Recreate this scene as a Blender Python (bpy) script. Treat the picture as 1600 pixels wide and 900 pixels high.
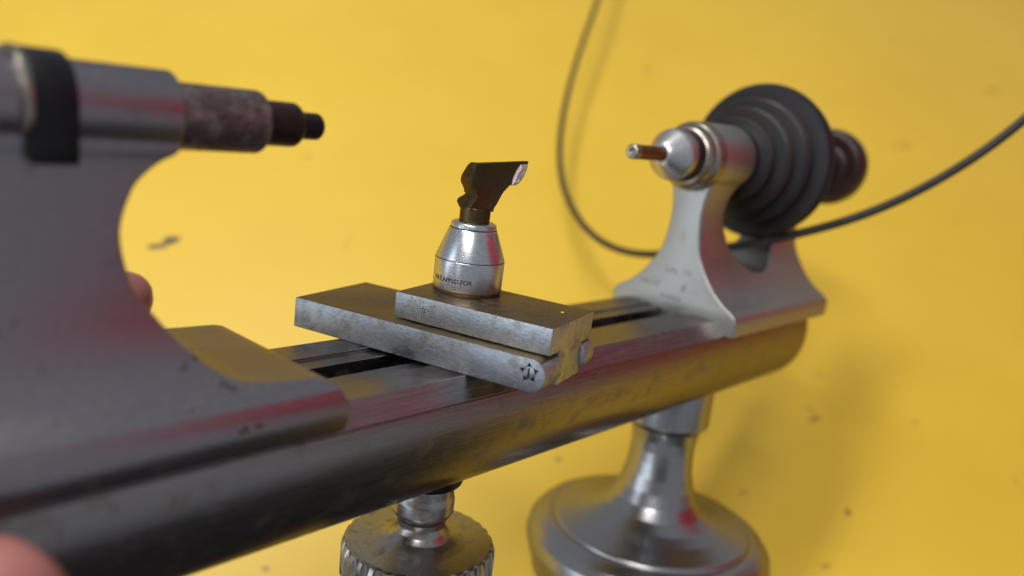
import bpy, bmesh, math, random
import numpy as np
from mathutils import Matrix, Vector
random.seed(4)
for o in list(bpy.data.objects): bpy.data.objects.remove(o)
S = bpy.context.scene
COL = S.collection

# ------------------------------------------------------------------ camera
# lathe frame in millimetres: X along the bed (towards headstock), Y across (away), Z up out of the bed
CM = np.array([[0.6699558960969922, -0.7325195339057629, 0.12072377450759249],
               [0.0771118862544311, 0.23039402828248268, 0.9700372924429524],
               [-0.7383853020497902, -0.6405729655380833, 0.2108398006510765]])   # camera axes in lathe frame
CP = np.array([-154.241, -136.695, 58.179])
FPX = 1300.33
TILT = math.radians(35)                      # the lathe is held leaning back over the table
hh = np.array([-.755, -.655, 0]); hh /= np.linalg.norm(hh)
zz = np.array([0, 0, 1.])
cT, sT = math.cos(TILT), math.sin(TILT)
wz = cT*zz + sT*hh
wy = -cT*hh + sT*zz
wx = np.cross(wy, wz)
RW = np.stack([wx, wy, wz])                  # lathe -> world rotation
BASE_R, BASE_Z, BASE_X = 40.5, -101.0, 94.3
low = min(wz @ np.array([BASE_X+BASE_R*math.cos(a), BASE_R*math.sin(a), BASE_Z]) for a in np.linspace(0, 6.2832, 721))
TW = np.array([0, 0, -low])*0.001
def W(p): return Vector((RW @ np.array(p, float))*0.001 + TW)
LATHE_M = Matrix.Translation(Vector(TW)) @ Matrix([list(r) for r in RW]).to_4x4() @ Matrix.Scale(0.001, 4)
def ray(u, v): return CM.T @ np.array([(u-800)/FPX, -(v-450)/FPX, -1])
def at(u, v, depth): return CP + ray(u, v)*depth       # lathe-frame point from pixel + distance

cam = bpy.data.cameras.new('camera')
camo = bpy.data.objects.new('camera', cam); COL.objects.link(camo)
camo.matrix_world = Matrix.Translation(W(CP)) @ Matrix([list(r) for r in (RW @ CM.T)]).to_4x4()
cam.sensor_width = 36; cam.lens = FPX/1600*36
cam.clip_start = 0.005; cam.clip_end = 50
cam.dof.use_dof = True; cam.dof.focus_distance = 0.194; cam.dof.aperture_fstop = 7.6
S.camera = camo

# ------------------------------------------------------------------ light
w = bpy.data.worlds.new('World'); S.world = w; w.use_nodes = True
bg = w.node_tree.nodes['Background']
bg.inputs['Color'].default_value = (0.86, 0.91, 1.0, 1); bg.inputs['Strength'].default_value = 0.32
S.view_settings.view_transform = 'Standard'; S.view_settings.look = 'None'
S.view_settings.exposure = 0.0; S.view_settings.gamma = 1
def area(name, loc, target, sx, sy, power, col):
    l = bpy.data.lights.new(name, 'AREA'); l.shape = 'RECTANGLE'; l.size = sx; l.size_y = sy
    l.energy = power; l.color = col
    o = bpy.data.objects.new(name, l); COL.objects.link(o); o.location = loc
    d = Vector(target)-Vector(loc); o.rotation_euler = d.to_track_quat('-Z', 'Y').to_euler()
    return o
area('window_light', (-1.15, -0.75, 0.62), (0, 0, .1), 1.1, 0.9, 6.8, (0.80, 0.91, 1.0))
area('ceiling_light', (-0.50, 0.42, 1.35), (0, 0.15, 0), 0.7, 0.14, 9.8, (1.0, 0.97, 0.92))
area('ceiling_light', (-0.30, -0.30, 1.4), (0, 0.2, 0), 0.6, 0.14, 8.6, (1.0, 0.97, 0.92))

# ------------------------------------------------------------------ materials
def nodes(m):
    m.use_nodes = True
    nt = m.node_tree; return nt, nt.nodes, nt.links, nt.nodes['Principled BSDF']
def tex(nt, kind, vec, **kw):
    n = nt.nodes.new(kind)
    for k, v in kw.items():
        if k in n.inputs: n.inputs[k].default_value = v
        else: setattr(n, k, v)
    if vec is not None: nt.links.new(vec, n.inputs['Vector'])
    return n
def ramp(nt, fac, stops):
    n = nt.nodes.new('ShaderNodeValToRGB'); cr = n.color_ramp
    while len(cr.elements) < len(stops): cr.elements.new(.5)
    for e, (p, c) in zip(cr.elements, stops):
        e.position = p; e.color = (c, c, c, 1) if not hasattr(c, '__len__') else (*c[:3], 1)
    nt.links.new(fac, n.inputs[0]); return n.outputs[0]
def mix(nt, fac, a, b):
    n = nt.nodes.new('ShaderNodeMix'); n.data_type = 'RGBA'
    for s, v in ((n.inputs[0], fac), (n.inputs[6], a), (n.inputs[7], b)):
        if isinstance(v, bpy.types.NodeSocket): nt.links.new(v, s)
        elif hasattr(v, '__len__'): s.default_value = (*v[:3], 1)
        else: s.default_value = v
    return n.outputs[2]
def mapping(nt, scale, rot=(0, 0, 0), loc=(0, 0, 0)):
    tc = nt.nodes.new('ShaderNodeTexCoord'); mp = nt.nodes.new('ShaderNodeMapping')
    mp.inputs['Scale'].default_value = scale; mp.inputs['Rotation'].default_value = rot; mp.inputs['Location'].default_value = loc
    nt.links.new(tc.outputs['Object'], mp.inputs[0]); return mp.outputs[0]
def math_(nt, op, a, b=None):
    n = nt.nodes.new('ShaderNodeMath'); n.operation = op
    for i, v in enumerate((a, b)):
        if v is None: continue
        if isinstance(v, bpy.types.NodeSocket): nt.links.new(v, n.inputs[i])
        else: n.inputs[i].default_value = v
    return n.outputs[0]

def steel(name, base=(.46, .46, .47), rough=.3, stain=(.16, .12, .07), stain_amt=.3, pits=.3, stretch=(.25, 4, 4),
          stain_scale=.16, pit_scale=.9, bump=.25, seed=0, stain_rough=.55, streak=.18, edge=(.62, .58, .55)):
    m = bpy.data.materials.new(name); nt, N, L, P = nodes(m)
    v = mapping(nt, (1, 1, 1), loc=(seed*13.1, seed*7.7, seed*3.3))
    vs = mapping(nt, stretch, loc=(seed*3.1, seed*5.7, 0))
    big = tex(nt, 'ShaderNodeTexNoise', v, Scale=stain_scale, Detail=9, Roughness=.68)
    lo = .64 - stain_amt*.34
    sm = ramp(nt, big.outputs['Fac'], [(lo, 0), (lo+.16, 1)])
    fine = tex(nt, 'ShaderNodeTexNoise', v, Scale=2.2, Detail=6, Roughness=.7)
    sm = math_(nt, 'MULTIPLY', sm, ramp(nt, fine.outputs['Fac'], [(.3, .35), (.62, 1)]))
    sm = math_(nt, 'MULTIPLY', sm, min(1, .35+stain_amt))
    pn = tex(nt, 'ShaderNodeTexNoise', v, Scale=pit_scale, Detail=3, Roughness=.6)
    pc = tex(nt, 'ShaderNodeTexNoise', v, Scale=pit_scale*.15, Detail=2)
    pth = math_(nt, 'ADD', math_(nt, 'MULTIPLY', pn.outputs['Fac'], .75), math_(nt, 'MULTIPLY', pc.outputs['Fac'], .25))
    pl = .71 - pits*.13
    pm = ramp(nt, pth, [(pl, 0), (pl+.03, 1)])
    st = tex(nt, 'ShaderNodeTexNoise', vs, Scale=1.6, Detail=5, Roughness=.65)
    bcol = mix(nt, ramp(nt, st.outputs['Fac'], [(.3, 0), (.7, 1)]), tuple(c*(1-streak) for c in base), tuple(min(1, c*(1+streak)) for c in base))
    col = mix(nt, sm, bcol, stain)
    col = mix(nt, math_(nt, 'MULTIPLY', pm, .85), col, tuple(c*.35 for c in stain))
    L.new(col, P.inputs['Base Color'])
    met = math_(nt, 'SUBTRACT', 1.0, math_(nt, 'MULTIPLY', math_(nt, 'MAXIMUM', math_(nt, 'MULTIPLY', sm, .6), pm), .8))
    L.new(met, P.inputs['Metallic'])
    r = math_(nt, 'ADD', rough-.07, math_(nt, 'MULTIPLY', st.outputs['Fac'], .14))
    r = math_(nt, 'ADD', r, math_(nt, 'MULTIPLY', math_(nt, 'MAXIMUM', sm, pm), stain_rough-rough))
    L.new(r, P.inputs['Roughness'])
    P.inputs['Specular Tint'].default_value = (*edge, 1)
    b = N.new('ShaderNodeBump'); b.inputs['Strength'].default_value = bump; b.inputs['Distance'].default_value = .00012
    hgt = math_(nt, 'SUBTRACT', math_(nt, 'ADD', math_(nt, 'MULTIPLY', st.outputs['Fac'], .5), math_(nt, 'MULTIPLY', fine.outputs['Fac'], .5)), pm)
    L.new(hgt, b.inputs['Height']); L.new(b.outputs[0], P.inputs['Normal'])
    return m
def simple(name, col, rough=.5, metal=0, var=.25, scale=.4, bump=.2, col2=None, edge=None):
    m = bpy.data.materials.new(name); nt, N, L, P = nodes(m)
    v = mapping(nt, (1, 1, 1))
    n = tex(nt, 'ShaderNodeTexNoise', v, Scale=scale, Detail=8, Roughness=.65)
    c2 = col2 or tuple(c*(1-var) for c in col)
    L.new(mix(nt, ramp(nt, n.outputs['Fac'], [(.35, 0), (.65, 1)]), c2, col), P.inputs['Base Color'])
    P.inputs['Metallic'].default_value = metal
    L.new(math_(nt, 'ADD', rough-.1, math_(nt, 'MULTIPLY', n.outputs['Fac'], .2)), P.inputs['Roughness'])
    n2 = tex(nt, 'ShaderNodeTexNoise', v, Scale=scale*6, Detail=5)
    b = N.new('ShaderNodeBump'); b.inputs['Strength'].default_value = bump; b.inputs['Distance'].default_value = .0001
    L.new(n2.outputs['Fac'], b.inputs['Height']); L.new(b.outputs[0], P.inputs['Normal'])
    return m

MAT = dict(
    bed=steel('bed_steel', (.30, .28, .275), .28, (.09, .065, .04), .30, .30, (.04, 1.6, 1.6), seed=1, pit_scale=.6, bump=.18),
    casting=steel('tailstock_steel', (.315, .295, .32), .34, (.07, .055, .06), .22, .62, (.5, .5, 1.2), seed=2, pit_scale=.30, bump=.15, streak=.08),
    head=steel('headstock_nickel', (.45, .45, .44), .44, (.30, .24, .16), .2, .05, (.6, .6, .6), seed=3, bump=.12, streak=.06),
    spindle=steel('spindle_rust', (.36, .33, .33), .36, (.045, .020, .018), .85, .3, (1, 1, 1), stain_scale=.24, seed=4, bump=.35),
    bar=steel('rest_bar_steel', (.47, .53, .60), .42, (.12, .085, .05), .5, .55, (1.2, .35, 1.5), stain_scale=.17, seed=5, pit_scale=1.2, bump=.9),
    block=steel('rest_block_steel', (.52, .58, .65), .42, (.17, .125, .06), .44, .6, (1.2, .35, 1.5), stain_scale=.24, seed=6, pit_scale=1.25, bump=.9),
    post=steel('rest_post_steel', (.60, .62, .65), .27, (.20, .17, .11), .16, .66, (.5, .5, 3), seed=7, pit_scale=1.5, bump=.2),
    blade=steel('rest_blade_steel', (.10, .066, .032), .38, (.045, .032, .016), .5, .15, (1, 1, 1), seed=8, bump=.2),
    chipped=steel('chipped_steel', (.78, .70, .67), .5, (.25, .17, .13), .4, .3, (2, 2, 2), stain_scale=.9, seed=9, bump=1.0),
    polished=steel('polished_steel', (.38, .38, .39), .28, (.25, .2, .12), .05, .0, (1, 1, 1), seed=10, bump=.0, streak=.04),
    knob=steel('knob_steel', (.42, .41, .39), .30, (.17, .135, .06), .34, .22, (1, 1, 1), stain_scale=.3, seed=11, pit_scale=1.1),
    chuck=steel('chuck_steel', (.36, .33, .28), .32, (.14, .10, .06), .3, .1, (1, 1, 1), seed=12),
    arbor=steel('arbor_brown', (.25, .13, .07), .35, (.10, .05, .03), .4, .2, (1, 3, 3), seed=13),
    black=simple('blackened_steel', (.010, .010, .014), .42, .2, .4, .3, .15),
    collar=simple('dark_red_collar', (.030, .012, .013), .42, .2, .5, .4, .3),
    pulley=simple('pulley_ebonite', (.009, .010, .014), .40, 0, .5, .12, .4, col2=(.018, .012, .010)),
    pulley_edge=simple('pulley_worn_edge', (.11, .055, .035), .5, 0, .7, .25, .4),
    wheel=simple('handwheel_bakelite', (.030, .014, .014), .33, 0, .4, .15, .2),
    cord=simple('cord_rubber', (.028, .027, .024), .42, 0, .4, .2, .3),
    ink=simple('stamped_mark', (.035, .03, .025), .7, 0, .3, 2, .1),
    faint=simple('etched_mark', (.20, .19, .17), .6, .4, .3, 2, .1),
    faint2=simple('worn_etched_mark', (.30, .30, .29), .5, .6, .3, 2, .1),
    shirt=simple('red_cloth', (.50, .035, .075), .9, 0, .2, .05, .3),
    sleeve=simple('dark_cloth', (.02, .02, .025), .9, 0, .2, .05, .3),
)
MAT['patina'] = steel('brown_patina_steel', (.23, .18, .12), .40, (.085, .06, .03), .55, .3, (1, 1, 1), stain_scale=.3, seed=15, pit_scale=1.3, bump=.3)
def patina_top(o, zmin):
    o.data.materials.append(MAT['patina'])
    for p in o.data.polygons:
        if p.normal.z > .8 and p.center.z > zmin: p.material_index = 1
def skin_mat():
    m = bpy.data.materials.new('skin'); nt, N, L, P = nodes(m)
    v = mapping(nt, (1, 1, 1))
    n = tex(nt, 'ShaderNodeTexNoise', v, Scale=.12, Detail=6)
    L.new(mix(nt, n.outputs['Fac'], (.33, .12, .105), (.42, .18, .155)), P.inputs['Base Color'])
    P.inputs['Roughness'].default_value = .5
    P.inputs['Subsurface Weight'].default_value = .25
    P.inputs['Subsurface Radius'].default_value = (1, .35, .2); P.inputs['Subsurface Scale'].default_value = .003
    w_ = tex(nt, 'ShaderNodeTexVoronoi', v, Scale=1.2)
    b = N.new('ShaderNodeBump'); b.inputs['Strength'].default_value = .15; b.inputs['Distance'].default_value = .0002
    L.new(w_.outputs['Distance'], b.inputs['Height']); L.new(b.outputs[0], P.inputs['Normal'])
    return m
MAT['skin'] = skin_mat()
for k_ in ('pulley', 'black', 'collar', 'cord'): MAT[k_].node_tree.nodes['Principled BSDF'].inputs['Specular IOR Level'].default_value = .32
MAT['nose'] = steel('chuck_nose_steel', (.60, .60, .61), .36, (.2, .17, .12), .2, .1, (1, 1, 1), seed=21, bump=.15)

# ------------------------------------------------------------------ mesh helpers (all in lathe millimetres)
def tag(o, label=None, cat=None, group=None, kind=None):
    for k, v in (('label', label), ('category', cat), ('group', group), ('kind', kind)):
        if v: o[k] = v
    return o
def empty(name, M=LATHE_M):
    o = bpy.data.objects.new(name, None); COL.objects.link(o); o.matrix_world = M; o.empty_display_size = .01
    return o
def link(name, me, mat, parent, smooth=35):
    o = bpy.data.objects.new(name, me); COL.objects.link(o)
    if parent is not None: o.parent = parent
    for mm in (mat if isinstance(mat, (list, tuple)) else [mat]): me.materials.append(mm)
    if smooth:
        me.polygons.foreach_set('use_smooth', [True]*len(me.polygons))
        me.set_sharp_from_angle(angle=math.radians(smooth))
    return o
def mesh(name, V, F, mat, parent, smooth=35, weld=True, matidx=None):
    me = bpy.data.meshes.new(name); me.from_pydata([tuple(map(float, v)) for v in V], [], F)
    if matidx: me.polygons.foreach_set('material_index', matidx)
    bm = bmesh.new(); bm.from_mesh(me)
    if weld: bmesh.ops.remove_doubles(bm, verts=bm.verts, dist=1e-4)
    bmesh.ops.recalc_face_normals(bm, faces=bm.faces)
    bm.to_mesh(me); bm.free()
    return link(name, me, mat, parent, smooth)
def frame(axis):
    a = Vector(axis).normalized(); t = Vector((0, 0, 1)) if abs(a.z) < .9 else Vector((1, 0, 0))
    b = t.cross(a).normalized(); c = a.cross(b); return np.array(a), np.array(b), np.array(c)
def revolve(name, org, axis, prof, mat, parent, n=96, rmod=None, smooth=35, matidx=None):
    """prof: list of (distance along axis, radius)"""
    a, b, c = frame(axis); org = np.array(org, float); V = []; F = []; MI = []
    for i, (d, r) in enumerate(prof):
        for k in range(n):
            t = 2*math.pi*k/n; rr = r*(rmod(i, k) if rmod else 1)
            V.append(org+a*d+b*rr*math.cos(t)+c*rr*math.sin(t))
    for i in range(len(prof)-1):
        for k in range(n):
            k2 = (k+1) % n
            F.append((i*n+k, i*n+k2, (i+1)*n+k2, (i+1)*n+k)); MI.append(matidx[i] if matidx else 0)
    if prof[0][1] > 1e-3: F.append(tuple(range(n-1, -1, -1))); MI.append(matidx[0] if matidx else 0)
    if prof[-1][1] > 1e-3: F.append(tuple((len(prof)-1)*n+k for k in range(n))); MI.append(matidx[-1] if matidx else 0)
    return mesh(name, V, F, mat, parent, smooth, weld=True, matidx=MI if matidx else None)
def rounded(prof, r=.35, seg=3):
    """round the corners of an open profile"""
    out = [prof[0]]
    for i in range(1, len(prof)-1):
        p0, p1, p2 = (np.array(q, float) for q in prof[i-1:i+2])
        l0, l1 = np.linalg.norm(p0-p1), np.linalg.norm(p2-p1)
        rr = min(r, l0*.45, l1*.45)
        if rr < 1e-4: out.append(tuple(p1)); continue
        a = p1+(p0-p1)/l0*rr; b = p1+(p2-p1)/l1*rr
        for k in range(seg+1):
            t = k/seg; out.append(tuple((1-t)**2*a+2*t*(1-t)*p1+t*t*b))
    out.append(prof[-1]); return out
def smoothstepf(xs, ys):
    """monotone cubic interpolation through control points"""
    xs = np.array(xs, float); ys = np.array(ys, float); n = len(xs); d = np.diff(ys)/np.diff(xs); m = np.zeros(n)
    m[0], m[-1] = d[0], d[-1]
    for i in range(1, n-1):
        m[i] = 0 if d[i-1]*d[i] <= 0 else 2*d[i-1]*d[i]/(d[i-1]+d[i])
    def f(x):
        x = min(max(x, xs[0]), xs[-1]); i = min(np.searchsorted(xs, x, 'right')-1, n-2); i = max(i, 0)
        h_ = xs[i+1]-xs[i]; t = (x-xs[i])/h_
        return ((2*t**3-3*t*t+1)*ys[i]+(t**3-2*t*t+t)*h_*m[i]+(-2*t**3+3*t*t)*ys[i+1]+(t**3-t*t)*h_*m[i+1])
    return f
def ring_pts(x0, x1, w, z, r):
    """rounded rectangle ring in the XY plane"""
    r = max(min(r, w*.45, (x1-x0)*.45), 1e-3); P = []
    for cx, cy, a0 in ((x1-r, w-r, 0), (x0+r, w-r, 90), (x0+r, -w+r, 180), (x1-r, -w+r, 270)):
        for k in range(5):
            a = math.radians(a0+k*22.5); P.append((cx+r*math.cos(a), cy+r*math.sin(a), z))
    return P
def loft(rings, cap0=True, cap1=True):
    n = len(rings[0]); V = [p for R in rings for p in R]; F = []
    for i in range(len(rings)-1):
        for k in range(n):
            k2 = (k+1) % n; F.append((i*n+k, i*n+k2, (i+1)*n+k2, (i+1)*n+k))
    if cap0: F.append(tuple(range(n-1, -1, -1)))
    if cap1: F.append(tuple((len(rings)-1)*n+k for k in range(n)))
    return V, F
def bevel_mesh(name, V, F, mat, parent, width=.4, seg=2, angle=30):
    me = bpy.data.meshes.new(name); me.from_pydata([tuple(map(float, v)) for v in V], [], F)
    bm = bmesh.new(); bm.from_mesh(me)
    bmesh.ops.remove_doubles(bm, verts=bm.verts, dist=1e-4)
    bmesh.ops.recalc_face_normals(bm, faces=bm.faces)
    ed = [e for e in bm.edges if len(e.link_faces) == 2 and e.calc_face_angle() > math.radians(angle)]
    bmesh.ops.bevel(bm, geom=ed, offset=width, segments=seg, profile=.5, affect='EDGES', clamp_overlap=True)
    bmesh.ops.recalc_face_normals(bm, faces=bm.faces)
    bm.to_mesh(me); bm.free()
    return link(name, me, mat, parent, 35)
def prism(poly, fn, d0, d1):
    """extrude a closed 2D polygon between depths d0 and d1; fn(a,b,d) -> point"""
    n = len(poly); V = [fn(a, b, d0) for a, b in poly]+[fn(a, b, d1) for a, b in poly]
    F = [tuple(range(n)), tuple(range(2*n-1, n-1, -1))]+[(k, n+k, n+(k+1) % n, (k+1) % n) for k in range(n)]
    return V, F
def tube_curve(name, pts, r, mat, parent=None, res=12):
    cu = bpy.data.curves.new(name, 'CURVE'); cu.dimensions = '3D'; cu.bevel_depth = r; cu.bevel_resolution = 5; cu.use_fill_caps = True
    sp = cu.splines.new('NURBS'); sp.points.add(len(pts)-1); sp.order_u = 4; sp.use_endpoint_u = True; sp.resolution_u = res
    for q, p in zip(sp.points, pts): q.co = (*p, 1)
    tmp = bpy.data.objects.new('tmp', cu); COL.objects.link(tmp)
    me = bpy.data.meshes.new_from_object(tmp.evaluated_get(bpy.context.evaluated_depsgraph_get()))
    bpy.data.objects.remove(tmp); bpy.data.curves.remove(cu)
    return link(name, me, mat, parent, 60)
def text_mesh(body, size, shear=0, space=1.0, extrude=.012, weight=0.0):
    cu = bpy.data.curves.new('t', 'FONT'); cu.body = body; cu.size = size; cu.shear = shear; cu.align_x = 'CENTER'; cu.align_y = 'CENTER'
    cu.extrude = extrude; cu.space_character = space; cu.offset = weight; cu.resolution_u = 3
    tmp = bpy.data.objects.new('tmp', cu); COL.objects.link(tmp)
    me = bpy.data.meshes.new_from_object(tmp.evaluated_get(bpy.context.evaluated_depsgraph_get()))
    bpy.data.objects.remove(tmp); bpy.data.curves.remove(cu)
    return me

# ------------------------------------------------------------------ table (yellow top)
def table_mat():
    m = bpy.data.materials.new('yellow_laminate'); nt, N, L, P = nodes(m)
    v = mapping(nt, (1, 1, 1))
    n = tex(nt, 'ShaderNodeTexNoise', v, Scale=9, Detail=8, Roughness=.6)
    col = mix(nt, ramp(nt, n.outputs['Fac'], [(.3, 0), (.7, 1)]), (.72, .465, .034), (.77, .51, .046))
    d = tex(nt, 'ShaderNodeTexNoise', v, Scale=60, Detail=4, Roughness=.6)
    c2 = tex(nt, 'ShaderNodeTexNoise', v, Scale=14, Detail=2)
    sp = math_(nt, 'ADD', math_(nt, 'MULTIPLY', d.outputs['Fac'], .6), math_(nt, 'MULTIPLY', c2.outputs['Fac'], .4))
    col = mix(nt, math_(nt, 'MULTIPLY', ramp(nt, sp, [(.635, 0), (.69, 1)]), .55), col, (.30, .19, .03))
    # scuffs and ink spots with places of their own
    warp = tex(nt, 'ShaderNodeTexNoise', v, Scale=220, Detail=4)
    for (u, vv, lx, ly, ang, dark) in MARKS:
        p = table_pt(u, vv)
        tc = N.new('ShaderNodeTexCoord'); mp = N.new('ShaderNodeMapping'); mp.vector_type = 'TEXTURE'
        mp.inputs['Location'].default_value = (p[0], p[1], 0); mp.inputs['Rotation'].default_value = (0, 0, ang)
        mp.inputs['Scale'].default_value = (lx, ly, 1)
        L.new(tc.outputs['Object'], mp.inputs[0])
        ln = N.new('ShaderNodeVectorMath'); ln.operation = 'LENGTH'
        sx = N.new('ShaderNodeSeparateXYZ'); L.new(mp.outputs[0], sx.inputs[0]); cx = N.new('ShaderNodeCombineXYZ')
        L.new(sx.outputs[0], cx.inputs[0]); L.new(sx.outputs[1], cx.inputs[1]); L.new(cx.outputs[0], ln.inputs[0])
        k = math_(nt, 'ADD', ln.outputs['Value'], math_(nt, 'MULTIPLY', math_(nt, 'SUBTRACT', warp.outputs['Fac'], .5), 1.6))
        col = mix(nt, math_(nt, 'MULTIPLY', ramp(nt, k, [(.55, 1), (1.0, 0)]), dark), col, (.035, .028, .03))
    L.new(col, P.inputs['Base Color'])
    r = math_(nt, 'ADD', .36, math_(nt, 'MULTIPLY', n.outputs['Fac'], .2)); L.new(r, P.inputs['Roughness'])
    b = N.new('ShaderNodeBump'); b.inputs['Strength'].default_value = .08; b.inputs['Distance'].default_value = .0006
    L.new(d.outputs['Fac'], b.inputs['Height']); L.new(b.outputs[0], P.inputs['Normal'])
    return m
def table_pt(u, v):
    d = RW @ ray(u, v); c = np.array(W(CP)); t = -c[2]/d[2]; return c+d*t
MARKS = [(266, 376, .0062, .0034, .5, 1), (246, 385, .0052, .0026, .4, .9), (1272, 655, .004, .002, .6, .45), (1265, 640, .003, .0015, -.5, .35),
         (1325, 800, .0016, .0022, 0, .7), (872, 718, .0025, .0018, .2, .55), (1012, 108, .007, .003, .6, .22), (480, 245, .003, .003, 0, .2),
         (1395, 62, .002, .002, 0, .35), (1160, 770, .003, .0015, .4, .25), (415, 888, .002, .0016, 0, .5), (1290, 885, .003, .0012, .3, .4), (1430, 660, .002, .001, .3, .3)]
def build_table():
    x0, x1, y0, y1, th = -1.0, .56, -0.062, 1.5, .03
    V, F = prism([(x0, y0), (x1, y0), (x1, y1), (x0, y1)], lambda a, b, d: (a, b, d), -th, 0)
    o = bevel_mesh('table_top', V, F, table_mat(), None, .004, 3)
    tag(o, 'smooth bright yellow table top with small dark scuffs', 'table', None, 'structure')
build_table()
V, F = prism([(-4, -4), (4, -4), (4, 4), (-4, 4)], lambda a, b, d: (a, b, d), -.80, -.75)
tag(mesh('floor', V, F, simple('dark_floor', (.03, .028, .03), .6, 0, .3, 3, .2), None, 0), 'dark floor below the yellow table', None, None, 'structure')

# ------------------------------------------------------------------ the lathe
lathe = empty('watchmaker_lathe')
tag(lathe, 'small bare steel watchmaker lathe with black stepped pulley, held over the yellow table', 'lathe')

def arc(cy, cz, R, a0, a1, n):
    return [(cy+R*math.cos(math.radians(a0+(a1-a0)*k/n)), cz+R*math.sin(math.radians(a0+(a1-a0)*k/n))) for k in range(n+1)]
# bed: round bar with flat top, bevelled shoulders, stepped slot
BC, BR = -11.3, 21.65
a_s = math.degrees(math.atan2(-4.3-BC, 20.45))
sec = [(3.35, -15), (3.35, -.62), (8.4, -.62), (8.4, 0), (16.9, 0)]
right = sec+[(20.62, -4.22), (20.62, -4.40), (20.30, -4.52)]+arc(0, BC, BR, a_s-1.2, -90, 40)
left = [(-y, z) for y, z in right[::-1]]
poly = right+left[1:]
poly = poly[:-1]+[poly[-1]]
V, F = prism(poly, lambda a, b, d: (d, a, b), -178, 149)
bed = mesh('bed', V, F, MAT['bed'], lathe, 22)
bv = bed.modifiers.new('b', 'BEVEL'); bv.width = .1; bv.segments = 2; bv.limit_method = 'ANGLE'; bv.angle_limit = math.radians(24)

# pedestal foot
revolve('foot', (BASE_X, 0, 0), (0, 0, -1), rounded([(20, 14.3), (41.0, 14.4), (42.2, 13.2), (43.2, 12.2), (47, 11.3), (51, 11.0), (55, 11.2), (60, 11.8), (65, 13.0),
        (69.5, 14.9), (73, 17.6), (75.6, 21.4), (77.3, 26), (78.3, 30.5), (79.0, 34.2), (79.7, 34.9), (80.6, 35.1), (80.3, 36.0), (80.6, 37.6), (82.4, 40.6), (85.5, 43.1), (89.5, 43.9), (93.5, 42.6),
        (96.8, 41.2), (101, 40.5), (101, 0)], .5, 3), MAT['polished'], lathe, 128, smooth=40)

# clamp bolt and fluted knob under the tool rest
KX = -20.06
kn = revolve('clamp_knob', (KX, 0, 0), (0, 0, -1), rounded([(24, 7.3), (36.5, 7.3), (38.2, 7.7), (41.4, 7.7), (42.6, 6.9), (43.6, 6.1), (45.2, 6.0), (46.8, 6.5), (48.2, 7.7), (49.0, 9.6),
        (49.35, 12), (49.6, 18.0), (49.6, 0)], .4, 3), MAT['knob'], lathe, 96, smooth=40)
revolve('dark_flat_disc', (KX, 0, 0), (0, 0, -1), rounded([(24, 9.2), (33.0, 9.2), (33.6, 8.8), (33.6, 4)], .3, 2), MAT['black'], kn, 64)  # added black disc, stands in for the dark milled flat under the bed
NF = 32; SEG = 12
def flute(i, k):
    ph = (k % SEG)/SEG
    d = math.sin(math.pi*min(max((ph-.1)/.58, 0), 1))
    dep = [0, 0, 0.02, .055, .06, .06, .06, .05, 0][i]
    return 1-dep*(d**.5 if d > 0 else 0)
revolve('fluted_rim', (KX, 0, 0), (0, 0, -1), [(49.62, 0), (49.62, 17.8), (49.95, 18.6), (51.4, 19.2), (52.8, 19.3), (56.5, 19.3), (58.5, 19.2), (60, 18.5), (60.6, 0)],
        MAT['knob'], kn, NF*SEG, rmod=flute, smooth=30)

# tool rest -------------------------------------------------------
ang = math.radians(15.6); RO = np.array([-41, 30, 0.])
e1 = np.array([math.sin(ang), -math.cos(ang), 0]); e2 = np.array([math.cos(ang), math.sin(ang), 0])
def rp(a, b, z): return RO+e1*a+e2*b+np.array([0, 0, z])
BH = 7.4; BL = 67.4
rest = None
# slide bar: one piece, forked, with two rounded arm ends
pts = [(0, 0.03), (0, BH)]+[(BL-BH/2+BH/2*math.sin(math.radians(t)), BH/2+.02+(BH/2)*math.cos(math.radians(t))) for t in np.linspace(0, 180, 15)]
V, F = prism(pts, lambda a, z, d: rp(a, d, z), 0, 28.2)
rest = mesh('tool_rest_slide', V, F, MAT['bar'], lathe, 0)
V, F = prism([(25, -5), (90, -5), (90, 20), (25, 20)], lambda a, z, d: rp(a, d, z), 9.2, 22.5)
cut = mesh('cut', V, F, MAT['bar'], lathe, 0)
bo = rest.modifiers.new('b', 'BOOLEAN'); bo.operation = 'DIFFERENCE'; bo.object = cut; bo.solver = 'EXACT'
dg = bpy.context.evaluated_depsgraph_get(); dg.update()
me = bpy.data.meshes.new_from_object(rest.evaluated_get(dg)); rest.modifiers.clear(); rest.data = me
bpy.data.objects.remove(cut)
bm = bmesh.new(); bm.from_mesh(me)
ed = [e for e in bm.edges if len(e.link_faces) == 2 and e.calc_face_angle() > math.radians(40)]
bmesh.ops.bevel(bm, geom=ed, offset=.35, segments=2, profile=.5, affect='EDGES', clamp_overlap=True)
bm.to_mesh(me); bm.free()
me.polygons.foreach_set('use_smooth', [True]*len(me.polygons)); me.set_sharp_from_angle(angle=math.radians(35))
patina_top(rest, 6)
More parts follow.
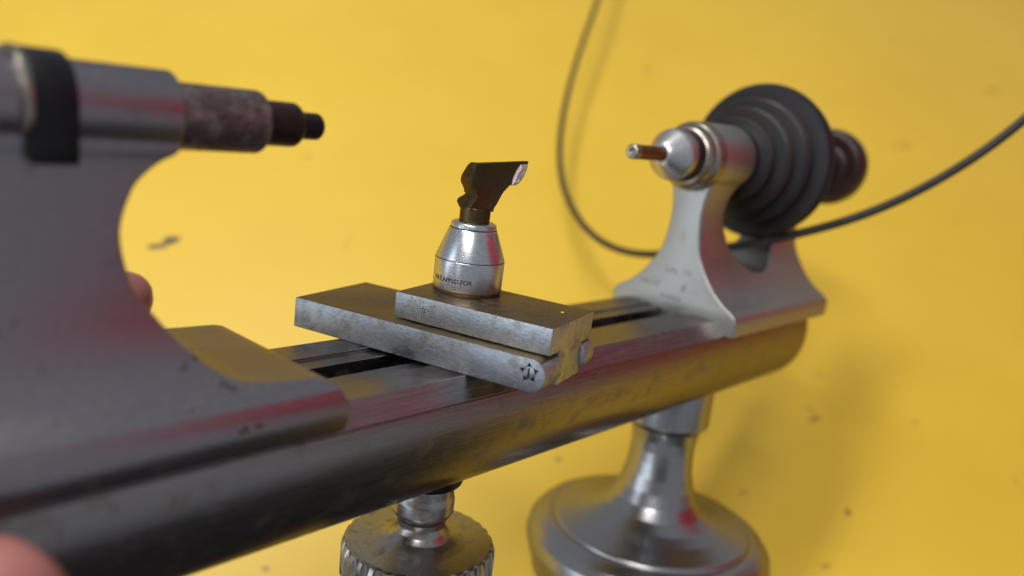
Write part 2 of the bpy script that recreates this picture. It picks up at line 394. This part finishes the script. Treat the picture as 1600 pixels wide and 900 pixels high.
# star recess with a slotted screw
star = []
for k in range(10):
    r = 2.35 if k % 2 == 0 else 1.35
    t = math.radians(90+36*k+6); star.append((63.6+r*math.cos(t), 4.4+r*math.sin(t)))
V, F = prism(star, lambda a, z, d: rp(a, d, z), -.06, .3)
bevel_mesh('star_socket', V, F, MAT['black'], rest, .08, 1)
sc = revolve('pivot_screw', rp(63.6, -.02, 4.4), -e2, [(-.3, 1.35), (.12, 1.3), (.22, 1.1), (.22, 0)], MAT['bar'], rest, 32)
V, F = prism([(63.6-.2, 4.4-1.1), (63.6+.2, 4.4-1.1), (63.6+.2, 4.4+1.1), (63.6-.2, 4.4+1.1)], lambda a, z, d: rp(a, d, z), -.27, .1)
mesh('screw_slot', V, F, MAT['black'], rest, 0)
# T-shaped block riding on the slide
V, F = prism([(3.6, 7.75), (3.6, 13.8), (27.6, 13.8), (27.6, 7.2), (22.2, 7.2), (22.2, -.3), (9.6, -.3), (9.6, 7.75)], lambda b, z, d: rp(d, b, z), 26.2, 66.2)
blk = bevel_mesh('tool_rest_block', V, F, MAT['block'], lathe, .3, 2)
patina_top(blk, 12)
# notch beside the block's tongue (dark clamp plate)
V, F = prism([(40, 1.2), (65.3, 1.2), (65.3, 7.2), (40, 7.2)], lambda a, z, d: rp(a, d, z), 9.1, 9.7)
mesh('gib_plate', V, F, MAT['bar'], blk, 0)
# scratch marks on the block face
def scratch(name, pts, wdt, mat, parent, fn):
    V, F = [], []
    for (a0, z0, a1, z1, wd) in pts:
        d = np.array([a1-a0, z1-z0]); d /= np.linalg.norm(d); nrm = np.array([-d[1], d[0]])*wd/2
        b = len(V)
        mid = (np.array([a0+a1, z0+z1])/2)
        for q in (np.array([a0, z0]), mid+nrm, np.array([a1, z1]), mid-nrm): V.append(fn(q[0], q[1]))
        F.append((b, b+1, b+2, b+3))
    return mesh(name, V, F, mat, parent, 0, weld=False)
fb = lambda a, z: rp(a, 3.6-.012, z)
scr = [(32.0, 11.05, 34.9, 11.35, .16), (33.6, 9.6, 34.1, 12.2, .17), (34.3, 9.4, 34.5, 12.0, .15), (33.1, 10.3, 35.2, 10.6, .14), (33.4, 9.75, 35.0, 9.95, .12),
       (31.2, 9.9, 31.9, 10.2, .13), (30.0, 12.4, 30.5, 12.1, .12), (29.2, 11.8, 29.5, 12.3, .1), (36.6, 12.1, 37.0, 12.6, .1)]
scratch('gouge_marks', scr, .15, MAT['ink'], blk, fb)
fe = lambda b, z: rp(66.2+.012, b, z)
scratch('punch_marks', [(11.0, 5.9, 13.2, 6.5, .14), (14.6, 8.0, 15.2, 9.1, .2), (15.5, 8.2, 15.9, 8.8, .18), (10.6, 3.6, 11.0, 4.6, .16), (12.4, 9.8, 12.8, 9.3, .12)], .1, MAT['ink'], blk, fe)

revolve('paint_speck', rp(61.5, 19.5, 13.78), (0, 0, 1), [(0, .42), (.14, .36), (.2, .15), (.2, 0)], simple('yellow_speck', (.75, .55, .06), .5), blk, 10)
# post with cone
PX, PY = -12.9, 0.3
post = revolve('tool_rest_post', (PX, PY, 0), (0, 0, 1), rounded([(12, 8.35), (13.82, 8.0), (14.6, 8.32), (21.72, 8.36), (21.86, 8.2), (22.0, 8.32), (29.0, 5.72), (29.2, 5.4), (29.35, 5.55), (30.35, 5.35), (30.75, 4.6), (30.6, 3.6), (30.6, 0)], .15, 2),
               MAT['post'], lathe, 96, smooth=30)
def bend_text(body, size, z, th0, R, mat, parent, name):
    me = text_mesh(body, size, extrude=.01, space=1.0, weight=.03)
    for vtx in me.vertices:
        x, y, zz_ = vtx.co; th = th0+x/R; rr = R+.006+zz_
        vtx.co = (PX+rr*math.cos(th), PY+rr*math.sin(th), z+y)
    return link(name, me, mat, parent, 0)
for z_, r_ in ((21.86, 8.31), (29.2, 5.60)):
    revolve('joint_line', (PX, PY, 0), (0, 0, 1), [(z_-.10, r_-.2), (z_-.07, r_), (z_+.07, r_), (z_+.10, r_-.2)], MAT['ink'], post, 96, smooth=60)
revolve('grimy_foot', (PX, PY, 0), (0, 0, 1), rounded([(13.7, 8.0), (13.85, 8.12), (14.5, 8.37), (15.0, 8.385), (15.05, 8.2)], .1, 2), MAT['patina'], post, 96, smooth=60)
view_th = math.atan2(CP[1]-PY, CP[0]-PX)
bend_text('PAT.APPLD.FOR', 1.5, 17.3, view_th-.50, 8.355, MAT['ink'], post, 'stamped_lettering')
# hand blade
BZ = [29.5, 31, 33.2, 34.3]
nv = np.array([PX-CP[0], PY-CP[1]]); nv /= np.linalg.norm(nv); sv = np.array([nv[1], -nv[0]])
PH = math.radians(33)
bd = np.array([*(sv*math.cos(PH)+nv*math.sin(PH)), 0]); md = np.array([*(nv*math.cos(PH)-sv*math.sin(PH)), 0])
def hp(b, m, z): return np.array([PX, PY, z])+bd*b+md*m
stem = revolve('rest_stem', (PX, PY, 0), (0, 0, 1), rounded([(29.8, 3.62), (34.0, 3.66), (34.25, 3.4), (34.3, 0)], .1, 2), MAT['blade'], post, 48)
zl = list(np.linspace(33.6, 44.5, 34))
cphi = math.cos(PH)
bl = smoothstepf([33.6, 34.6, 35.5, 37, 38.4, 39.8, 41, 42.5, 44.5], [-3.0, -2.9, -2.2, -1.0, -1.6, -2.4, -2.5, -2.1, -1.7])
br = smoothstepf([33.6, 34.3, 35.5, 37.5, 38.6, 39.7, 40.3, 41.6, 42.7, 44.5], [3.2, 3.4, 4.4, 6.2, 7.6, 9.3, 10.9, 12.0, 12.55, 12.9])
tf = smoothstepf([33.6, 35, 36.5, 38, 40, 42, 44.5], [-2.8, -2.5, -1.9, -1.3, -1.0, -1.0, -1.1])       # front surface offset
tk = smoothstepf([33.6, 34.6, 35.4, 36.6, 38, 39.5, 41.5, 43.5, 44.5], [3.4, 5.2, 6.2, 5.0, 4.3, 4.4, 3.9, 3.0, 1.8])  # back surface offset
rings = []
for z in zl:
    b0, b1 = bl(z), br(z); f0, k0 = tf(z), tk(z); R_ = []
    ns = 14
    slope = lambda s: .22*max(0, s)      # top edge rises slightly along the blade
    for k in range(ns+1):
        s = k/ns; b = b0+(b1-b0)*s; lip = .55*math.sin(math.pi*s)**.4
        R_.append(hp(b, f0+.25*math.sin(math.pi*s), z+(.11*max(0, b) if z > 40 else .11*max(0, b)*max(0, (z-34)/6))))
    for k in range(ns, -1, -1):
        s = k/ns; b = b0+(b1-b0)*s
        taper = 1-.72*s**1.2*min(1, max(0, (z-35)/3))
        back = f0+.5+(k0-f0-.5)*taper*(math.sin(math.pi*min(1, max(.06, s*.94+.06)))**.10 if z < 37 else 1)
        R_.append(hp(b+(0 if s > .05 else .1), back, z+(.11*max(0, b) if z > 40 else .11*max(0, b)*max(0, (z-34)/6))))
    rings.append(R_)
V, F = loft(rings)
hand = bevel_mesh('rest_blade', V, F, MAT['blade'], post, .12, 2, 45)
# chipped end of the blade: an irregular bright lump of broken metal
rng = random.Random(11); CH = []
prof = [(10.75, 45.1), (12.8, 45.25), (12.6, 43.6), (12.3, 42.4), (11.5, 41.1), (10.7, 40.3), (9.6, 39.75), (8.7, 39.9), (9.1, 41.6), (9.8, 43.4)]
V = []; F = []; n = len(prof); cxy = np.mean(prof, axis=0)
for ring_i, (sc_, dm) in enumerate(((1.0, .35), (.95, -.15), (.62, -.36), (.3, -.28))):
    for (b, z) in prof:
        q = cxy+(np.array([b, z])-cxy)*(sc_+rng.uniform(-.06, .06)); V.append(hp(q[0], tf(q[1])+dm+rng.uniform(-.14, .14), q[1]))
for i in range(3):
    for k in range(n): F.append((i*n+k, i*n+(k+1) % n, (i+1)*n+(k+1) % n, (i+1)*n+k))
F.append(tuple(3*n+k for k in range(n)))
mesh('chipped_edge', V, F, MAT['chipped'], post, 12)

# tailstock --------------------------------------------------------
tw = smoothstepf([-3.2, -1, 0, 2, 4.5, 5.5, 6.6, 7.6, 8.6, 12.8, 18, 24, 31.4, 36, 40, 44, 50], [22.0, 22.6, 22.7, 22.4, 21.2, 20.1, 18.7, 17.5, 16.4, 12.9, 10.1, 8.5, 7.4, 6.9, 6.5, 6.2, 6.2])
def tww(z): return max(tw(z), math.sqrt(max(0, 7.3**2-(z-50)**2)))
tx = smoothstepf([-3.2, 0, 4.5, 5.5, 6.5, 6.9, 7.4, 8.6, 12.8, 18, 24, 31.4, 38.4, 43.3, 44.0, 45.2, 57.4], [-63.4, -63, -64.2, -65.2, -67.8, -74.5, -80.0, -84.2, -89.4, -93.6, -97.4, -98.7, -96.7, -91.6, -90.0, -88.9, -88.8])
zs = list(np.arange(-3.2, 4, .6))+list(np.arange(4, 9.4, .12))+list(np.arange(9.4, 42, 1.0))+list(np.arange(42, 46, .35))+list(np.arange(46, 50.1, .8))
rings = []
for z in zs: rings.append(ring_pts(-158, tx(z), tww(z), z, .7 if z < 43 else .5))
for a in np.linspace(4, 89.5, 26):
    rings.append(ring_pts(-158, -88.8, 7.3*math.cos(math.radians(a)), 50+7.3*math.sin(math.radians(a)), .5))
V, F = loft(rings)
tail = mesh('tailstock', V, F, MAT['casting'], lathe, 38, weld=False)
spn = revolve('tailstock_spindle', (0, 0, 50), (1, 0, 0), rounded([(-100, 5.62), (-72.3, 5.62), (-71.6, 4.9), (-71.6, 0)], .5, 3), MAT['spindle'], tail, 64)
revolve('spindle_collar', (0, 0, 50), (1, 0, 0), rounded([(-76, 4.1), (-64.6, 4.1), (-63.6, 3.3), (-63.6, 0)], .4, 3), MAT['collar'], tail, 64)
revolve('spindle_tip', (0, 0, 50), (1, 0, 0), rounded([(-68, 2.5), (-59.3, 2.55), (-58.6, 2.0), (-58.6, 0)], .25, 3), MAT['black'], tail, 48)
# black band over the barrel ending in a square tab in front
path = [(0+8.35*math.cos(math.radians(a)), 50+8.35*math.sin(math.radians(a))) for a in np.linspace(10, 180, 30)]+[(-8.42, 48), (-8.5, 45), (-8.55, 42.2)]
inner = [(y*.80, 50+(z-50)*.80) for y, z in path[:30]]+[(-6.6, 48), (-6.6, 45), (-6.6, 42.2)]
V, F = prism(path+inner[::-1], lambda y, z, d: (d, y, z), -111.6, -105.2)
band = bevel_mesh('clamp_band', V, F, MAT['black'], tail, .5, 2, 40)
path2 = [(8.5*math.cos(math.radians(a)), 50+8.5*math.sin(math.radians(a))) for a in np.linspace(10, 205, 34)]
inner2 = [(y*.82, 50+(z-50)*.82) for y, z in path2]
V, F = prism(path2+inner2[::-1], lambda y, z, d: (d, y, z), -112.6, -111.3)
bevel_mesh('band_edge', V, F, MAT['chuck'], tail, .35, 2, 40)

# headstock --------------------------------------------------------
hw0 = smoothstepf([-4, 0, 1.8, 3.2, 5, 8, 11, 15, 19, 23, 28, 32, 36, 39, 42], [23.4, 23.7, 23.3, 21.9, 18.9, 15.1, 12.4, 9.6, 7.5, 6.5, 5.8, 5.65, 6.0, 6.7, 7.6])
def hw(z):
    c = math.sqrt(max(0, 11.0**2-(z-50)**2)) if z > 39 else 0
    return max(c, hw0(z)) if z < 43 else max(c, .25)
gl = smoothstepf([12, 12.4, 13.2, 15, 18, 24.6, 31.3, 37.7, 42, 46, 61], [121, 117.5, 114.6, 111, 107, 102, 99.2, 99.6, 102.3, 104, 104])
ZS = 12.0
zb = list(np.arange(-4, 4, .5))+list(np.arange(4, ZS+.01, .8)); zb = [z for z in zb if z < ZS-.01]+[ZS]
zt = list(ZS+np.array([0, .1, .2, .4, .6, .9, 1.2, 1.7]))+list(np.arange(14.5, 39, 1.0))+list(np.arange(39, 60.6, .45))+[60.8, 60.95]
VV, FF = [], []
def addl(rings, c0, c1):
    V, F = loft(rings, c0, c1); b = len(VV); VV.extend(V); FF.extend([tuple(i+b for i in f) for f in F])
addl([ring_pts(84, 158.3, hw(z), z, .8) for z in zb], True, True)
addl([ring_pts(84, gl(z), hw(z), z, .8) for z in zt], False, True)
addl([ring_pts(242.3-gl(z), 158.3, hw(z), z, .8) for z in zt], False, True)
headst = mesh('headstock', VV, FF, MAT['head'], lathe, 38, weld=False)
AX = ((0, 0, 50), (1, 0, 0))
revolve('bearing_ring', *AX, rounded([(90, 10.9), (83.2, 10.95), (81.0, 10.85), (80.2, 10.4), (79.6, 9.7), (78.6, 9.6), (77.8, 9.3), (77.2, 9.0), (76.6, 8.2), (76.6, 4)], .3, 3), MAT['chuck'], headst, 96, smooth=40)
revolve('spindle_flange', *AX, rounded([(78, 8.0), (73.4, 8.0), (73.0, 7.6), (73.0, 4)], .2, 2), MAT['collar'], headst, 96, smooth=40)
revolve('chuck_nose', *AX, rounded([(76, 7.2), (71.5, 7.75), (69.4, 7.95), (68.4, 7.5), (64.6, 4.3), (63.6, 3.4), (63.1, 2.5), (63.6, 1.8)], .6, 4), MAT['nose'], headst, 96, smooth=50)
revolve('arbor', *AX, rounded([(70, 2.15), (50.2, 2.15), (50.1, 2.2)], .1, 2), MAT['arbor'], headst, 40)
revolve('arbor_tip', *AX, rounded([(50.2, 2.2), (48.2, 2.15), (47.8, 1.7), (47.9, .9), (48.6, .5), (48.6, 0)], .15, 2), MAT['chuck'], headst, 40)
# stepped pulley
pp = [(104.6, 6), (104.8, 10.4), (105.6, 11.0), (107.2, 10.8), (108.0, 13.0)]; mi = [0, 0, 0, 0]
steps = [(108.6, 13.9, 11.9), (114.6, 17.9, 15.9), (120.8, 21.6, 19.4), (128.0, 27.2, 22.6)]
for i, (x, r, g) in enumerate(steps):
    pp += [(x-.5, r-.25), (x, r), (x+.9, r-.1), (x+1.3, r-.6)]; mi += [0, 1, 1, 1]
    if i < 3:
        pp += [(x+2.6, r-2.1), (x+3.7, r-2.2), (x+4.9, r-1.3), (x+5.2, steps[i+1][1]-1.0)]; mi += [0, 0, 0, 0]
pp += [(130.6, 26.8), (131.0, 25), (133.2, 24), (135.5, 12), (137.8, 11), (137.8, 6)]; mi += [1, 0, 0, 0, 0, 0]
mi = (mi+[0]*len(pp))[:len(pp)]
revolve('stepped_pulley', *AX, rounded(pp, .01, 1), MAT['pulley'], headst, 128, smooth=28)
for x, r, g in steps:
    revolve('pulley_rim', *AX, rounded([(x-.35, r-.5), (x-.1, r+.06), (x+.6, r+.06), (x+1.0, r-.5)], .15, 2), MAT['pulley_edge'] if r < 25 else MAT['pulley'], headst, 128, smooth=50)
revolve('rear_spindle', *AX, rounded([(137, 8.4), (163, 8.4), (164, 7.2), (172, 6.2), (186, 6.0)], .4, 2), MAT['arbor'], headst, 64)
revolve('drawbar_handwheel', *AX, rounded([(184, 6.0), (186.5, 6.3), (189, 8.4), (188.5, 10.4), (187.2, 12.2), (187.4, 14.2), (189.4, 15.3), (192.5, 15.6), (196, 15.2), (198.6, 13.4), (199.6, 10), (199.6, 0)], 1.0, 4), MAT['wheel'], headst, 96, smooth=60)
# stamped and etched marks on the headstock face (plane X = 84)
def face_text(body, size, y, z, mat, name, shear=0, space=1.05, rot=0.0, weight=0):
    me = text_mesh(body, size, shear, space, weight=weight)
    for vtx in me.vertices:
        x, yy, dz = vtx.co; xr = x*math.cos(rot)-yy*math.sin(rot); yr = x*math.sin(rot)+yy*math.cos(rot)
        vtx.co = (84-.014-dz, y-xr, z+yr)
    return link(name, me, mat, headst, 0)
face_text('LPL', 2.5, 1.6, 12.3, MAT['faint'], 'stamped_lettering', weight=.03, space=1.25)
face_text('TH', 2.3, -4.1, 12.6, MAT['faint2'], 'stamped_lettering', space=1.25)
face_text('AlsCal', 3.0, 9.6, 7.1, MAT['faint2'], 'etched_script', shear=.5, space=.95, weight=.02, rot=.06)
face_text('&', 3.4, -3.2, 7.4, MAT['faint2'], 'etched_script', shear=.4)
face_text('HARD', 2.5, .4, 3.4, MAT['faint'], 'stamped_lettering', space=1.2, weight=.03)

# ------------------------------------------------------------------ drive cord
cp = [(1090, -420, 520), (1010, -230, 470), (955, -70, 420), (935, 0, 415), (912, 60, 408), (890, 130, 402), (876, 195, 396), (872, 262, 390), (888, 322, 382), (925, 372, 372), (975, 396, 356), (1030, 399, 338), (1085, 392, 322),
      (1140, 386, 309), (1190, 378, 300), (1240, 367, 296), (1310, 350, 294), (1390, 321, 292), (1470, 280, 290), (1545, 232, 288), (1610, 180, 286), (1690, 105, 284), (1780, 0, 282), (1930, -190, 280), (2080, -420, 282)]
def table_depth(u, v): return -(RW @ CP - np.array([0, 0, low]))[2]/(RW @ ray(u, v))[2]
gap = {(955, -70): 34, (935, 0): 32, (912, 60): 30, (890, 130): 28, (876, 195): 27, (872, 262): 28, (888, 322): 34, (925, 372): 44, (975, 396): 58, (1010, -230): 30, (1090, -420): 4}
cp = [(u, v, table_depth(u, v)-gap[(u, v)]/abs((RW @ ray(u, v))[2])*1.0 if (u, v) in gap else d) for u, v, d in cp]
pts = [at(u, v, d) for u, v, d in cp]
cord = tube_curve('drive_cord', pts, 1.6, MAT['cord'])
cord.matrix_world = LATHE_M
tag(cord, 'thin dark round cord looping through the headstock under the black pulley', 'cord')

# ------------------------------------------------------------------ the hand holding the lathe
def skin_body(name, chains, mat, parent, sub=2):
    V = []; E = []; R = []; idx = {}
    for ch in chains:
        prev = None
        for (p, r) in ch:
            key = tuple(round(float(c), 3) for c in p)
            if key not in idx: idx[key] = len(V); V.append(key); R.append(r)
            i = idx[key]
            if prev is not None: E.append((prev, i))
            prev = i
    me = bpy.data.meshes.new(name); me.from_pydata(V, E, [])
    o = bpy.data.objects.new(name, me); COL.objects.link(o); o.parent = parent; me.materials.append(mat)
    sk = o.modifiers.new('skin', 'SKIN'); sk.use_smooth_shade = True; sk.branch_smoothing = .6
    for i, r in enumerate(R): me.skin_vertices[0].data[i].radius = (r, r) if not hasattr(r, '__len__') else r
    me.skin_vertices[0].data[0].use_root = True
    ss = o.modifiers.new('sub', 'SUBSURF'); ss.levels = sub; ss.render_levels = sub
    dg = bpy.context.evaluated_depsgraph_get(); dg.update()
    ev = bpy.data.meshes.new_from_object(o.evaluated_get(dg)); o.modifiers.clear(); o.data = ev
    ev.polygons.foreach_set('use_smooth', [True]*len(ev.polygons))
    return o
holder = empty('person')
tag(holder, 'bare hand gripping the bed and tailstock from below, thumb in front and fingertips behind', 'person')
palm = (-112, -12, -47)
wrist = (-124, -58, -60)
fore = [((-128, -82, -68), 19), ((-136, -130, -82), 23), ((-146, -210, -104), 28)]
chains = [[(palm, 17), ((-118, -36, -53), 18), (wrist, 17)]+fore]
for X, dx, s, top in ((-88, 2.5, .86, (20.0, 13.5)), (-104, 1, .95, (21, 15)), (-121, 0, 1, (21, 15)), (-138, -1, .97, (21, 13))):
    r = 8.8*s
    chains.append([(palm, 17), ((X-2, 4, -44), 9.6*s), ((X-1, 22, -37), 9.2*s), ((X, 33.5, -22), 8.9*s), ((X+dx, 34.5, -4), 8.6*s), ((X+dx, 29, 7), 8.2*s), ((X+dx, top[0]+1, top[1]), 7.2*s), ((X+dx, top[0]-2, top[1]+3.5), 4.6*s)])
chains.append([(palm, 17), ((-134, -24, -46), 12), ((-139, -36, -33), 10.4), ((-136, -38.5, -19), 10.4), ((-128.5, -38, -9.5), 9.8), ((-122.5, -36, -5), 8.4), ((-119, -35, -3), 5.2)])
skin_body('hand', chains, MAT['skin'], holder, 2)
# dark sleeve over the forearm
def tube_loft(name, pts, mat, parent, n=40, wob=.0):
    rings = []
    for i, (p, r) in enumerate(pts):
        p = np.array(p, float); q = np.array(pts[min(i+1, len(pts)-1)][0], float)-np.array(pts[max(i-1, 0)][0], float)
        a, b, c = frame(q)
        rings.append([p+b*r*(1+wob*math.sin(5*t+i*1.7))*math.cos(t)+c*r*(1+wob*math.cos(3*t+i*2.1))*math.sin(t) for t in np.linspace(0, 2*math.pi, n, endpoint=False)])
    V, F = loft(rings); return mesh(name, V, F, mat, parent, 60, weld=False)
slv = [((-131, -104, -74), 27), ((-134, -120, -79), 29), ((-140, -160, -91), 32), ((-148, -220, -107), 36), ((-160, -300, -128), 40), ((-165, -380, -150), 44)]
tube_loft('sleeve', slv, MAT['sleeve'], holder, wob=.04)

# the onlooker in a red shirt whose reflection colours the steel
by = empty('person', Matrix.Translation(Vector((.70, .22, .22))) @ Matrix.Rotation(math.radians(-80), 4, 'Z') @ Matrix.Scale(.001, 4))
tag(by, 'onlooker in a red shirt beside the table, seen only as a reflection in the steel', 'person')
def shirt_rings():
    rings = []
    for z, a, b in ((-330, 165, 105), (-200, 160, 105), (-60, 158, 104), (80, 168, 110), (200, 182, 116), (300, 200, 116), (350, 190, 104), (385, 150, 84), (405, 90, 66), (420, 62, 58)):
        rings.append([(a*math.copysign(abs(math.cos(t))**.85, math.cos(t))*(1+.015*math.sin(7*t+z*.03)), b*math.copysign(abs(math.sin(t))**.85, math.sin(t))*(1+.03*math.sin(5*t+z*.02)), z) for t in np.linspace(0, 2*math.pi, 72, endpoint=False)])
    return rings
V, F = loft(shirt_rings()); sh = mesh('shirt', V, F, MAT['shirt'], by, 60, weld=False)
for sgn in (-1, 1):
    tube_loft('shirt_sleeve', [((sgn*165, 0, 340), 62), ((sgn*205, -5, 290), 60), ((sgn*225, -10, 200), 56), ((sgn*232, -20, 90), 52), ((sgn*228, -40, 20), 48)], MAT['shirt'], by, wob=.03)
body = [[((0, 0, 300), 60), ((0, 0, 420), 52), ((0, -12, 470), 54), ((0, -22, 530), (74, 92)), ((0, -14, 600), (76, 94)), ((0, -6, 650), (58, 70))]]
for sgn in (-1, 1):
    body.append([((0, 0, 300), 60), ((sgn*165, 0, 330), 48), ((sgn*230, -20, 60), 42), ((sgn*236, -30, -100), 34), ((sgn*236, -45, -200), 25), ((sgn*236, -50, -240), (18, 34))])
    for k in range(4):
        body.append([((sgn*236, -50, -240), (18, 34)), ((sgn*236, -80+k*20, -290), 10), ((sgn*234, -82+k*20, -325), 9), ((sgn*226, -84+k*20, -350+6*abs(k-1)), 7)])
    body.append([((sgn*236, -50, -240), (18, 34)), ((sgn*232, -94, -262), 11), ((sgn*226, -104, -296), 8)])
skin_body('body', body, MAT['skin'], by, 2)
